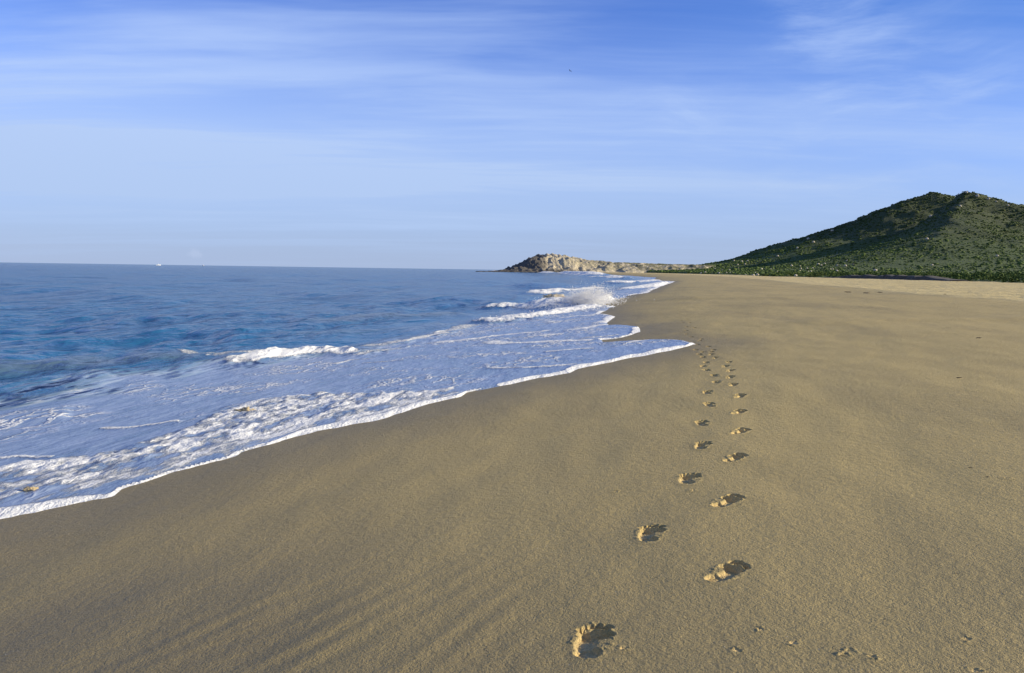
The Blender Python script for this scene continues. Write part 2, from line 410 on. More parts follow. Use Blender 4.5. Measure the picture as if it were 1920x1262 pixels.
def foot_fields(q, x, y):
    """outline field (1 inside, 0 outside) and depth below the sand for one bare footprint"""
    wv, v = foot_local(q, x, y)
    if q['side'] == 0:
        e = np.hypot(wv / (q['pit'] * 1.25), v / q['pit']) + .45 * fbm(x / q['pit'] * .8, y / q['pit'] * .8, 3, 71 + q['k'])
        o = sstep(e, 1.15, .45); return o, o * min(.20 * q['pit'], .0055)
    m = -wv * q['side']                                          # + towards the inner side of the foot
    jit = .006 * fbm(x * 22, y * 22, 3, 71 + q['k'])
    def ell(cx, cy, rx, ry, soft): return sstep(np.hypot((m - cx) / rx, (v - cy) / ry) + jit * 22, 1 + soft, 1 - soft)
    heel = ell(0, -.088, .034, .042, .15); ball = ell(.004, .056, .051, .040, .13)
    arch = ell(-.016, -.015, .027, .085, .30)
    depth = np.maximum.reduce([heel * .037, ball * .042, arch * .026])
    toes = np.zeros_like(v)
    for cx, cy, rr_ in TOES:
        toes = np.maximum(toes, sstep(np.hypot(m - cx, (v - cy) * .8) / rr_ + jit * 15, 1.35, .6) * (.048 if rr_ > .012 else .034))
    ridge = sstep(np.hypot((m + .005) / .05, (v - .094) / .010), 1.4, .5) * .016
    depth = depth * (1 + .10 * perlin(x * 18, y * 18, 77 + q['k'])) * (.80 + 2.2 * np.clip(v, -.12, .12)) 
    depth = np.maximum(depth, toes) - ridge * (depth > .004)
    out = np.maximum.reduce([heel, ball, arch, np.clip(toes / .02, 0, 1)])
    return out, depth
LUMPS = [(1426, 1165, 7, 'pale sand pit lying alone to the right of the two nearest footprints'), (1488, 1190, 9, 'flat pale sand pit right of and below the lone one'), (1583, 1213, 6, 'small sand pit in the loose cluster near the bottom edge, its left member'),
         (1595, 1206, 7, 'small ochre sand pit in the loose cluster, topmost'), (1637, 1216, 7, 'small sand pit in the loose cluster near the bottom edge, its right member'), (1814, 1182, 9, 'pale sand pit near the right edge of the bottom corner'),
         (1832, 1242, 8, 'low reddish sand pit in the bottom right corner'), (1537, 1256, 9, 'sand pit cut by the bottom edge of the picture'), (1381, 1205, 5, 'faint tiny sand pit below the lone pale one'), (1888, 889, 6, 'small pale pit in the sand near the right edge, far from the others'),
         (1582, 801, 3, 'tiny pale pit in the middle of the right half'), (1170, 1203, 9, 'crumbled pit in the sand just right of the nearest footprint'), (1300, 912, 6, 'small crumbled pit just below the third left footprint'), (1155, 915, 6, 'crumbled pit left of the track, level with the third left footprint')]
for px, py, sz, lb in LUMPS:
    p = at(px, py, beach_base); d_ = math.hypot(*p)
    prints.append(dict(side=0, k=len(prints), x=float(p[0]), y=float(p[1]), h=0.0, r=d_, pit=max(sz * d_ / F_PX * .62, .016), label=lb))
def patch_extent(q):
    if q['side'] == 0: return q['pit'] * 1.5 + .06
    return foot_extent(q)
def foot_extent(q): return .25 + .012 * max(q['r'] - 8, 0)

# ------------------------------------------------------------------ beach
def sand_tone(x, y, sdw):
    """how dry (upper beach) and how wet (by the water, plus painted shade near the camera) the sand is"""
    u = inland(x, y); a = x * .978 - y * .208; b = x * .208 + y * .978
    dry = sstep(u + 1.4 * perlin(b / 14, a / 14, 31) + .5 * perlin(b / 2, a / 2, 33), 12.0, 14.0) * (.55 + .45 * np.clip(.5 + fbm(x / 5, y / 5, 3, 35), 0, 1))
    wet_shade = sstep(sdw, -2.4, -.1) * .62 + .25 * sstep(u, 1.5, -3) + .9 * np.exp(-((x + 2.4) / 2.0) ** 2 - ((y - 2.6) / 2.2) ** 2) * (.8 + .4 * fbm(a / .8, b / 2.5, 3, 37)) + .55 * np.exp(-((x - .3) / 3.6) ** 2 - ((y - 1.6) / 3.2) ** 2)  # last two terms: painted darkening of lower-left and near sand, not damp
    return dry, np.clip(wet_shade, 0, 1)
bx, by = sheet(rad)
bu = inland(bx, by); bz = beach_z(bx, by)
bsd = np.full(bx.shape, -50.0)
near = bu < 6
bsd[near] = water_sd(bx[near], by[near])
bF = grid_faces(len(rad), NC, True)
keep = bsd[bF].max(1) < 1.5
hole = np.zeros(len(bx), bool)
for q in prints:
    idx = np.where((np.abs(bx - q['x']) < .27) & (np.abs(by - q['y']) < .27))[0]
    o_, d_ = foot_fields(q, bx[idx], by[idx])
    hole[idx[d_ > (.003 if q['side'] else .0015)]] = True
keep &= ~hole[bF].any(1)
bF = bF[keep]
ba = bx * .978 - by * .208; bb = bx * .208 + by * .978
dry, wet_shade = sand_tone(bx, by, bsd)
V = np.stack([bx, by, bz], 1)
V, bF, at_, _ = used(V, bF, {'dry': dry, 'wet_shade': wet_shade})
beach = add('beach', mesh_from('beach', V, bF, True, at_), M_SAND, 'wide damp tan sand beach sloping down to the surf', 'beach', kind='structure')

ORD = ['nearest', 'second', 'third', 'fourth', 'fifth', 'sixth', 'seventh', 'eighth', 'ninth', 'tenth', 'eleventh', 'twelfth']
for q in sorted(prints, key=lambda q: (q['r'])):
    r = q['r']; ext = patch_extent(q); st = min(max(.0028, r * .00075), .03); n = int(2 * ext / st) + 1
    g = np.linspace(-ext, ext, n); gx, gy = np.meshgrid(g + q['x'], g + q['y'], indexing='ij'); gx = gx.ravel(); gy = gy.ravel()
    o_, d_ = foot_fields(q, gx, gy)
    wv, v = foot_local(q, gx, gy)
    # how far outside the outline (rough, from the ellipse that encloses it): the rim stands 2-6 mm proud and then dives under the beach
    e1 = np.hypot((wv) / .058, (v - .012) / .135)
    outd = (e1 - 1) * .075
    if q['side'] == 0: outd = np.hypot(wv, v) - q['pit'] * 1.5
    marg = ext - .21 + .012 if q['side'] else .055
    rim = (.001 + .006 * np.clip(fbm(gx * 30, gy * 30, 3, 91), 0, 1)) * sstep(outd, .022, .0) + min(.0002 * (1 + (r / 3.6) ** 2), .0009)
    clod = .0045 * np.clip(fbm(gx * 45, gy * 45, 2, 95), 0, 1) * o_
    z = beach_z(gx, gy) + np.where(d_ > 0.0008, -d_ * .90 * (1 - .030 * min(max(r - 6, 0), 22)) + rim * (1 - o_) + clod, rim)
    F = grid_faces(n, n)[:, ::-1]
    F = F[(outd[F] < marg * .55).any(1)]
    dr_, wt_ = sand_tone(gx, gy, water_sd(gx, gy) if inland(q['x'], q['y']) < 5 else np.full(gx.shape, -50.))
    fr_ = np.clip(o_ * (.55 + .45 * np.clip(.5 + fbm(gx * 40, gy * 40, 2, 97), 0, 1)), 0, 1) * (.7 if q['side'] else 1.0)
    P, F, at_, _ = used(np.stack([gx, gy, z], 1), F, {'dry': dr_, 'wet_shade': wt_, 'fresh_sunlit': fr_})
    P = P - np.array([q['x'], q['y'], 0])
    me = mesh_from('footprint', P, F, True, at_)
    if q['side'] == 0:
        add('sand_pit', me, M_SAND, q['label'], 'sand pit', 'small pits in the sand', loc=(q['x'], q['y'], 0)); continue
    foot = 'left' if q['side'] < 0 else 'right'
    if q['k'] < 12:
        lab = f"bare {foot} footprint in damp sand, {ORD[q['k']]} {foot} one counting from the nearest"
    elif r < 30:
        lab = f"tiny {foot} footprint in sand abreast of the tips of the foam tongues"
    else:
        lab = f"dot-sized {foot} footprint on sand beyond the foam tongues, near the far end of the track"
    add('footprint', me, M_SAND, lab, 'footprint', f'{foot} footprints of the track along the beach', loc=(q['x'], q['y'], 0))

# ------------------------------------------------------------------ sea
wx_, wy_ = sheet(rad_w)
sel_u = inland(wx_, wy_)
wF = grid_faces(len(rad_w), NC, True)
cand = (sel_u < 7) & ~((wy_ > 930) & (wx_ > 62))
keep = cand[wF].all(1)
wF = wF[keep]
ids = np.unique(wF); mp = np.full(len(wx_), -1, np.int64); mp[ids] = np.arange(len(ids)); wF = mp[wF]
X = wx_[ids]; Y = wy_[ids]; R = np.hypot(X, Y); U = inland(X, Y)
close = R < 1500
sd = np.full(X.shape, 200.0); cl = close & (U > -60); sd[cl] = water_sd(X[cl], Y[cl])
keepv = sd > -.6
wF = wF[keepv[wF].any(1)]
ids2 = np.unique(wF); mp = np.full(len(X), -1, np.int64); mp[ids2] = np.arange(len(ids2)); wF = mp[wF]
X, Y, R, U, sd = X[ids2], Y[ids2], R[ids2], U[ids2], sd[ids2]
A_ = X * .978 - Y * .208; B_ = X * .208 + Y * .978
# open-water waves
rng = np.random.default_rng(4)
dr = np.where(R < 60, R * .0043, R * .0131)
sea = np.zeros_like(X)
for i in range(64):
    lam = .7 * (34 / .7) ** (i / 63.0) * rng.uniform(.92, 1.08)
    th = math.radians(-12 + rng.normal(0, 30)); k = 2 * math.pi / lam
    ampl = .0135 * lam ** .70 * rng.uniform(.5, 1.2) * .55
    wgt = sstep(lam / dr, 3.0, 7.0)
    ph = k * (X * math.cos(th) + Y * math.sin(th)) + rng.uniform(0, 6.28)
    sea += ampl * wgt * (np.sin(ph) + .25 * np.sin(2 * ph + 1.2))
grp = .55 + .6 * np.clip(.5 + fbm(A_ / 16, B_ / 30, 3, 101), 0, 1.3)
depthfade = sstep(U, -8.5, -15)
sea *= grp * (.16 + .84 * depthfade)

foam = np.zeros_like(X); thin = np.zeros_like(X); murk = np.zeros_like(X); lump = np.zeros_like(X); zadd = np.zeros_like(X)
wave_id = np.zeros(X.shape, np.int32)
def near_mask(P, pad):
    return (X > P[:, 0].min() - pad) & (X < P[:, 0].max() + pad) & (Y > P[:, 1].min() - pad) & (Y < P[:, 1].max() + pad)
def wave(px, amp, wf, wb, fo=0.0, ffront=.6, fback=.3, wid=0, e0=.15, e1=.15, mk=0.0):
    P = line(px); pad = 5 * max(wb, wf)
    m = np.where(near_mask(P, pad))[0]
    d, s, al, L = seg_dist(X[m], Y[m], P, want_side=True)
    s_ = d * s                                                   # + on the shore side (right of the line seen going away)
    s_ = s_ + .22 * wf * fbm(X[m] / (wf * 1.6), Y[m] / (wf * 1.6), 3, 120 + wid)
    env = sstep(al / L, 0, e0) * sstep(al / L, 1, 1 - e1)
    prof = np.where(s_ > 0, np.exp(-(s_ / wf) ** 2), np.exp(-(s_ / wb) ** 2))
    rag = np.clip(1.0 + .42 * fbm(X[m] / (wf * .9), Y[m] / (wf * 1.4), 4, 140 + wid), .8 if wid == 1 else .35, 1.15)
    zadd[m] += amp * prof * env
    if fo:
        f = np.where(s_ > 0, sstep(s_, ffront * 1.6, ffront * .5), sstep(-s_, fback * 1.6, fback * .3)) * np.clip(env * 1.25, 0, 1) * fo * rag
        foam[m] = np.maximum(foam[m], f); lump[m] = np.maximum(lump[m], f * 1.0)
        if wid: wave_id[m[f > .55]] = wid
    if mk: murk[m] = np.maximum(murk[m], mk * env * sstep(np.abs(s_ - .3 * wf), wf * 1.5, .1))
# swells that have not broken
wave([(-120, 716), (0, 703), (100, 695), (180, 687), (260, 681), (340, 679), (410, 676)], .12, .8, 2.4, mk=.5)
wave([(60, 655), (180, 641), (300, 633), (420, 631), (520, 634)], .16, 1.0, 2.4)
wave([(240, 597), (330, 590), (440, 590), (560, 592)], .20, 1.5, 3.0)
wave([(520, 640), (640, 632), (760, 625), (860, 612)], .10, .8, 1.6, mk=.35)
wave([(560, 612), (680, 600), (800, 597), (880, 592)], .16, 1.2, 2.4, mk=.6)
wave([(-60, 812), (60, 800), (140, 790)], .05, .4, .8)
# breakers
wave([(330, 704), (400, 694), (470, 685), (530, 677), (590, 671), (640, 669), (676, 669)], .10, .5, 1.0, .98, .55, .30, wid=1, e0=.55, e1=.10)
wave([(886, 612), (930, 606), (985, 599), (1030, 592), (1075, 584), (1110, 577)], .15, .7, 1.4, .88, .9, .6, wid=2, e0=.08, e1=.1)
wave([(1005, 578), (1050, 577), (1092, 573), (1125, 567), (1150, 561)], .32, 1.2, 1.4, .92, 1.5, .9, wid=2, e0=.12, e1=.12)
wave([(900, 580), (945, 578), (1000, 579), (1040, 582)], .25, 1.4, 2.2, .72, 1.6, 1.0, wid=2)
wave([(984, 554), (1020, 549), (1065, 546), (1110, 541), (1140, 544)], .18, 1.4, 2.6, .76, 1.6, .9, wid=3)
wave([(1135, 546), (1160, 545), (1200, 541), (1250, 531)], .25, 1.6, 2.4, .84, 2.4, 1.6, wid=3)
wave([(1140, 530), (1175, 531), (1200, 530), (1235, 527)], .4, 3, 4, .8, 4, 2.2, wid=4)
wave([(1100, 521.5), (1135, 521), (1165, 523), (1190, 523)], .7, 4, 6, .72, 5, 3, wid=7)
wave([(1060, 512.8), (1080, 514.6), (1105, 517), (1130, 519)], 2.2, 6, 9, .97, 8, 5, wid=5, e0=.05)
wave([(1018, 511.8), (1030, 512.6), (1040, 513)], 1.6, 5, 7, .95, 6, 4, wid=6, e0=.3, e1=.3)
wave([(905, 506.2), (925, 507.2), (950, 509)], .6, 8, 8, .8, 9, 5)
# spent foam film of the swash
far_in = [(-260, 770), (-60, 765), (60, 745), (160, 712), (330, 700), (480, 684), (660, 664), (760, 640), (850, 616), (900, 610), (1000, 600), (1090, 585), (1150, 563)]
inner = line(far_in)
sw_poly = np.vstack([inner, [[6, 40], [60, 40], [60, -60], [-40, -60]]])
m = np.where((R < 60) & (Y > -40))[0]
d = seg_dist(X[m], Y[m], inner); ins = inside(X[m], Y[m], sw_poly)
sdi = np.where(ins, d, -d)
thin[m] = np.clip(sstep(sdi + .9 * fbm(A_[m] / 1.2, B_[m] / 2.6, 4, 131), -.7, 1.3), 0, 1)
thin = np.maximum(thin, .85 * sstep(sd, 7, 1.5) * (R >= 30))
swz = np.clip(np.maximum(thin, sstep(U, -13, -9.5) * .6), 0, 1)
# churned, lumpy bore front close to shore
band = line([(-160, 900), (0, 884), (100, 868), (215, 850), (290, 828), (352, 800), (430, 769), (475, 755), (600, 742), (730, 740), (820, 731), (862, 727), (873, 735), (800, 757), (720, 783), (640, 800), (560, 818), (500, 834), (445, 851), (380, 873), (300, 896), (222, 918), (120, 948), (0, 972), (-160, 1010)], beach_base)
m = np.where(near_mask(band, 1.5))[0]
d = seg_dist(X[m], Y[m], band, True); ins = inside(X[m], Y[m], band)
bd = np.where(ins, d, -d) + .14 * fbm(A_[m] / .4, B_[m] / .8, 3, 141)
strength = sstep(Y[m], 4.6, 9.0)
pat = fbm(A_[m] / .30, B_[m] / .75, 4, 143)
foam[m] = np.maximum(foam[m], sstep(bd, -.10, .22) * np.clip(.25 + .38 * strength + .38 * pat, 0, 1))
lump[m] = np.maximum(lump[m], sstep(bd, -.05, .30) * (.55 + .45 * strength))
# curved foam lines left inside the tongues
def streak(px, wd, fo=.9):
    P = line(px, beach_base); m = np.where(near_mask(P, wd * 4 + .5))[0]
    d, s, al, L = seg_dist(X[m] + wd * .8 * fbm(X[m] / (wd * 4), Y[m] / (wd * 4), 3, 151), Y[m], P, want_side=True)
    env = sstep(al / L, -.01, .10) * sstep(al / L, 1.01, .94)
    w_ = 1.5 * wd * (.55 + .9 * np.clip(.5 + fbm(al / (wd * 9), al * 0, 2, 157), 0, 1.2))
    f = sstep(d, w_ * 1.3, w_ * .35) * env * fo
    foam[m] = np.maximum(foam[m], f); zadd[m] += .025 * f
for p_, wd, fo in [
    ([(796, 649), (830, 645), (862, 642), (915, 635), (970, 629), (1000, 627), (1030, 622)], .20, .9), ([(985, 635), (1025, 632), (1062, 629)], .16, .9),
    ([(905, 644), (943, 648), (990, 646), (1024, 644), (1070, 642), (1120, 640)], .22, .8), ([(1012, 665), (1060, 661), (1120, 656)], .10, .75),
    ([(1165, 647), (1200, 641), (1226, 638)], .12, .95), ([(1050, 624), (1082, 621), (1110, 615), (1139, 610)], .18, .8), ([(1022, 607), (1047, 604)], .25, .95),
    ([(1040, 600), (1070, 596), (1110, 592), (1138, 583)], .16, .85), ([(985, 616), (1030, 610), (1080, 600), (1120, 592)], .12, .55),
    ([(675, 687), (720, 684), (760, 681)], .10, .6), ([(900, 694), (960, 693), (1030, 690), (1085, 684)], .09, .7), ([(180, 813), (230, 811), (290, 804), (345, 797)], .06, .8),
    ([(-20, 872), (40, 866), (105, 867)], .05, .8), ([(760, 656), (700, 664), (665, 672)], .2, .55), ([(670, 660), (720, 650), (780, 640), (850, 622), (890, 612)], .3, .62),
    ([(620, 690), (660, 680), (700, 678)], .08, .6), ([(1075, 640), (1130, 634), (1165, 630)], .10, .6), ([(330, 692), (400, 694), (470, 686), (540, 676)], .22, .55)]:
    streak(p_, wd, fo)
# white rim at the water's edge
rimw = np.clip(.008 * R, .05, 1.2) * (.30 + 1.3 * np.clip(.42 + 1.2 * fbm(A_ / 1.1, B_ / 1.6, 4, 161), 0, 1.4))
rimw = rimw + .30 * sstep(B_, 6.2, 4.9) * (R < 20)
RIMS = [EDGE_PX[:29], EDGE_PX[34:39], EDGE_PX[41:45], EDGE_PX[47:49], EDGE_PX[51:57]]
rsd = np.full(X.shape, 9.0)
m = np.where((sd < 4) & (R < 400))[0]
for rp_ in RIMS:
    dd_, ss_, al_, L_ = seg_dist(X[m], Y[m], line(rp_, beach_base), want_side=True)
    tp = np.minimum(al_, L_ - al_) / np.clip(.03 * R[m], .1, 3)
    rsd[m] = np.minimum(rsd[m], np.maximum(sd[m], dd_ * .6) + 6 * rimw[m] * sstep(tp, .5, 0) * (R[m] > 14) * 0 + np.where(dd_ > sd[m] + 1.2 * rimw[m] + .1, 9, 0))
rim = sstep(rsd, rimw * 1.5, rimw * .6)
foam = np.maximum(foam, rim * (.97 - .1 * (R > 45)))
lumph = (1 - np.clip(worley(A_ / .20, B_ / .34, 5) * 1.25, 0, 1)) * .7 + (1 - np.clip(worley(A_ / .085, B_ / .13, 6) * 1.2, 0, 1)) * .3
big = np.clip(R / 12, 1, 6)
lumpb = 1 - np.clip(worley(A_ / .7, B_ / 1.1, 8) * 1.2, 0, 1)
zl = lump * np.where(R < 16, .050 * lumph + .025 * lumpb, .085 * lumpb + .05 * lumph)
swsurf = .5 * .012 * fbm(A_ / .35, B_ / .9, 3, 171) * np.clip(big, 1, 2)

bzw = beach_z(X, Y)
film_h = .026 * np.tanh(sd / .10) + .018 * np.exp(-((sd - rimw * .8) / (rimw * .8)) ** 2) * np.clip(R / 10, .6, 1.5) * (.3 + .7 * rim) + .02 * sstep(sd, .3, 2)
hs = bzw + film_h + swsurf * sstep(sd, .05, .6)
off = SEA + sea + .03
kk = .12
zw = np.log(np.exp(np.clip((hs - off) / kk, -60, 60)) + 1) * kk + off
zw = np.where(hs - off > 4, hs, zw)
zw = np.where(sd > 40, off, zw)
amp_in = sstep(sd, .1, .8)
zw = zw + (zadd + zl) * amp_in
lean = np.where(sd < .0, bzw + film_h, zw); zw = np.where(sd < .05, np.minimum(zw, bzw + film_h + .02), zw)
P = np.stack([X, Y, zw], 1)
N = vert_normals(P, wF); N[N[:, 2] < 0] *= -1
attrs = {'foam': np.clip(foam, 0, 1), 'thin': thin, 'murk': murk, 'swash': swz}
def put_water(name, F, **kw):
    p, f, a, ii = used(P, F, attrs)
    me = mesh_from(name, p, f[:, ::1], True, a)
    if len(me.vertices) == len(p): me.normals_split_custom_set_from_vertices(N[ii])
    return add(name, me, M_WATER, **kw)
ff = np.clip(foam, 0, 1)[wF].mean(1); wid = np.where((wave_id[wF] > 0).sum(1) >= 3, wave_id[wF].max(1), 0)
isfoam = (ff > .55) & (wid == 0)
put_water('water', wF[(wid == 0) & ~isfoam], label='blue sea with small waves and a milky foam film near shore', cat='sea', kind='structure')
put_water('sea_foam', wF[isfoam], label='white lumpy foam and foam lines along the edge of the swash', cat='foam', kind='stuff')
WL = {1: 'small white breaking crest in the milky water left of the foam tongues', 2: 'wide white breaker churning below the spray cloud', 3: 'white broken wave running up just behind the spray cloud',
      4: 'low white wave at the narrow far tongue of water', 7: 'thin white foam crest in the cove between the headland and the far tongue', 5: 'white wave crest curling against the right foot of the rocky headland', 6: 'small white splash wave under the dark cliff of the headland'}
for i, l in WL.items():
    if (wid == i).any(): put_water('breaking_wave', wF[wid == i], label=l, cat='wave', group='waves breaking along the shore')

# ------------------------------------------------------------------ hill, coastal plain and headland
def at_depth(px, py, y):
    d = ray(px, py); t = y / d[1]
    return np.array([d[0] * t, y, CAM_H + d[2] * t])
def ridge_h(x, y, pts, wf, wb, p=1.0):
    """tent over a 3D polyline: height falls off exponentially with the distance in front (wf) and behind (wb)"""
    best = np.zeros(x.shape)
    for a, b in zip(pts[:-1], pts[1:]):
        e = (b - a)[:2]; ll = float(e @ e)
        t = np.clip(((x - a[0]) * e[0] + (y - a[1]) * e[1]) / ll, 0, 1)
        qx = x - a[0] - t * e[0]; qy = y - a[1] - t * e[1]
        h = a[2] + t * (b[2] - a[2]); d = np.hypot(qx, qy)
        w_ = np.where(qy < 0, wf, wb)
        best = np.maximum(best, h * np.exp(-(d / w_) ** p))
    return best
RID_L = [at_depth(*q) for q in [(1180, 498, 960), (1260, 497, 960), (1340, 489.5, 980), (1400, 478, 1000), (1440, 462.5, 1010), (1500, 443.5, 1020), (1560, 427.5, 1030), (1610, 408.5, 1040), (1650, 388.5, 1050), (1700, 362.5, 1055), (1748, 355, 1060), (1774, 360, 1065), (1800, 372, 1085), (1850, 400, 1120)]]
RID_R = [at_depth(*q) for q in [(1791, 372, 880), (1806, 361.5, 872), (1822, 364, 868), (1845, 370.5, 860), (1880, 385, 850), (1925, 416, 835), (2010, 448, 800), (2120, 452, 780), (2300, 480, 760)]]
SPUR = [at_depth(*q) for q in [(1805, 372, 862), (1790, 412, 800), (1772, 440, 730), (1750, 462, 660)]]
VEG = [at(px, py, lambda x, y: 0 * x + .66) for px, py in [(2300, 541), (2100, 535.5), (1900, 530), (1800, 527), (1700, 524), (1600, 521.6), (1500, 519.4), (1400, 517.2)]]
VEG_B = [float(p[0] * .208 + p[1] * .978) for p in VEG] + [520, 700, 900, 1100]
VEG_U = [float(inland(*p)) for p in VEG] + [56, 62, 85, 110]
def veg_edge_u(b):                                   # distance inland where the scrub begins, along the shore
    return np.interp(b, VEG_B, VEG_U)
def hill_z(x, y):
    u = inland(x, y); b = x * .208 + y * .978
    v = u - veg_edge_u(b) - 3 * perlin(b / 25, u / 25, 201)
    plain_ = .75 + .010 * np.maximum(v, 0) + 1.1 * sstep(v, 0, 9) + .5 * fbm(x / 14, y / 14, 3, 205) * sstep(v, 0, 10)
    h = np.maximum(ridge_h(x, y, RID_L, 178, 200, 1.3) * np.interp(x, [150, 219, 260, 300, 328, 369, 410, 440, 490, 550, 580], [.42, .45, .54, .63, .78, .87, .90, .88, .92, .995, .995]), ridge_h(x, y, RID_R, 140, 200, 1.0) * np.exp(-np.maximum(RID_R[1][0] - 4 - x, 0) / 62.))
    h = np.maximum(h, ridge_h(x, y, SPUR, 120, 120, 1.3))
    h = h + 22 * np.exp(-((x - 560) / 210) ** 2 - ((y - 680) / 190) ** 2)
    gt = np.clip(((x - 478) * -155 + (y - 912) * -70) / (155.0 ** 2 + 70 ** 2), 0, 1); gd = np.hypot(x - 478 + 155 * gt, y - 912 + 70 * gt)
    h = h - 20 * np.exp(-(gd / (24 + 22 * gt)) ** 2) * sstep(gt, -.02, .3) * sstep(gt, 1.0, .7)        # gully under the right summit
    h = h + np.minimum(h / 90, 1) * sstep(h, 108, 84) * (6 * fbm(x / 90, y / 90, 4, 211) + 2.2 * fbm(x / 22, y / 22, 3, 215))
    z = np.log(np.exp(plain_ / 3) + np.exp(np.clip(h - 2, -50, 400) / 3)) * 3 - 1.6
    return np.where(v < -2, -1.5, z * sstep(v, -2, 2.5) - 1.0 * (1 - sstep(v, -2, 1.0)))
ha = np.radians(np.linspace(3, 80, 620)); hr = np.geomspace(75, 2300, 430)
Rm, Am = np.meshgrid(hr, ha, indexing='ij'); hx = (Rm * np.sin(Am)).ravel(); hy = (Rm * np.cos(Am)).ravel()
hz = hill_z(hx, hy)
hF = grid_faces(len(hr), len(ha)); hF = hF[(hz[hF] > -1.4).any(1)]
P, hF, _, _ = used(np.stack([hx, hy, hz], 1), hF)
def hill_mat():
    m, t, b = mat('hill_ground')
    geo = t.n('ShaderNodeNewGeometry').outputs['Position']
    zc = t.n('ShaderNodeSeparateXYZ', {0: geo}).outputs[2]
    hi = t.ss(t.math('MULTIPLY_ADD', t.noise(geo, .012, 4, .6), 50.0, zc), 38.0, 85.0)
    c = t.mix(t.noise(geo, .05, 5, .65), t.mix(hi, (.046, .080, .015), (.030, .046, .012)), t.mix(hi, (.090, .122, .026), (.062, .078, .020)))
    c = t.mix(t.ss(t.noise(geo, .25, 4, .65), .62, .74), c, (.12, .11, .05))
    link(t, c, b.inputs['Base Color']); b.inputs['Roughness'].default_value = .95
    link(t, t.n('ShaderNodeBump', {'Strength': 1.0, 'Distance': 1.5, 'Height': t.noise(geo, .35, 5, .7)}).outputs[0], b.inputs['Normal'])
    return m
add('hill', mesh_from('hill', P, hF, True), hill_mat(), 'steep twin-peaked green hill rising inland behind the beach', 'hill', kind='structure')

# headland: a rocky point, high at its seaward end
HEAD = [at_depth(*q) for q in [(940, 510.5, 905), (955, 507, 910), (968, 503.5, 915), (985, 496.5, 925), (1000, 487, 935), (1012, 476.5, 940), (1025, 474.5, 945), (1045, 476, 945), (1070, 480.5, 945), (1110, 487, 945), (1150, 491, 945), (1190, 492.5, 945), (1260, 495, 950), (1330, 496, 950)]]
gx = np.linspace(-40, 260, 380); gy = np.linspace(845, 1010, 210)
GX, GY = np.meshgrid(gx, gy, indexing='ij'); GX = GX.ravel(); GY = GY.ravel()
def head_z(x, y):
    best = np.full(x.shape, -3.0); px_ = np.zeros(x.shape)
    wx2 = x + 5 * fbm(x / 16, y / 16, 3, 301); wy2 = y + 7 * fbm(x / 18, y / 18, 3, 303)
    for a, b in zip(HEAD[:-1], HEAD[1:]):
        e = (b - a)[:2]; ll = float(e @ e)
        t = np.clip(((wx2 - a[0]) * e[0] + (wy2 - a[1]) * e[1]) / ll, 0, 1)
        d = np.hypot(wx2 - a[0] - t * e[0], wy2 - a[1] - t * e[1]); h = a[2] + 1.0 + t * (b[2] - a[2])
        wid_ = 26 + .9 * np.maximum(h, 0) * .8
        best = np.maximum(best, h * (1 - np.clip(d / wid_, 0, 1.4) ** 1.25) - .8)
    rg = 1 - np.abs(fbm(x / 9, y / 11, 4, 311)) * 1.6
    crag = 1.5 * rg + .8 * fbm(x / 3.2, y / 3.2, 3, 317)
    w_ = sstep(best, -1.5, 5) * np.interp(x, [0, 60, 120, 200], [1.15, .75, .35, .2])
    return best + (crag - 2.2) * w_ + .9 * sstep(best, -2, 0) * np.clip(fbm(x / 4, y / 4, 3, 321) + .2, -.5, 1.5) * (x < 70)
hz2 = head_z(GX, GY)
hF = grid_faces(len(gx), len(gy))[:, ::-1]; hF = hF[(hz2[hF] > -1.8).any(1)]
green = np.interp(GX, [40, 75, 110, 160, 220], [.12, .35, .7, .95, 1.0]) * np.interp(hz2, [1, 4, 12, 20], [.1, .6, 1, .8])
darkr_shade = sstep(hz2 + 2.0 * fbm(GX / 8, GY / 8, 3, 331), 5.5, .8) * sstep(GX, 88, 66) * .9
darkr_shade = np.maximum(darkr_shade, .85 * sstep(GX + 4 * fbm(GX / 7, GY / 7, 3, 333), 42, 32))  # seaward end: face turned from the sun, its shade painted into the rock
P, hF, a_, _ = used(np.stack([GX, GY, hz2], 1), hF, {'green': green, 'darkrock_shade': darkr_shade})
add('headland', mesh_from('headland', P, hF, True, a_), rock_material('headland_rock', (.48, .42, .30), (.68, .59, .43), (.25, .21, .16), 1, .55),
    'rocky tan headland jutting into the sea with a dark cliff at its tip', 'headland', kind='structure')

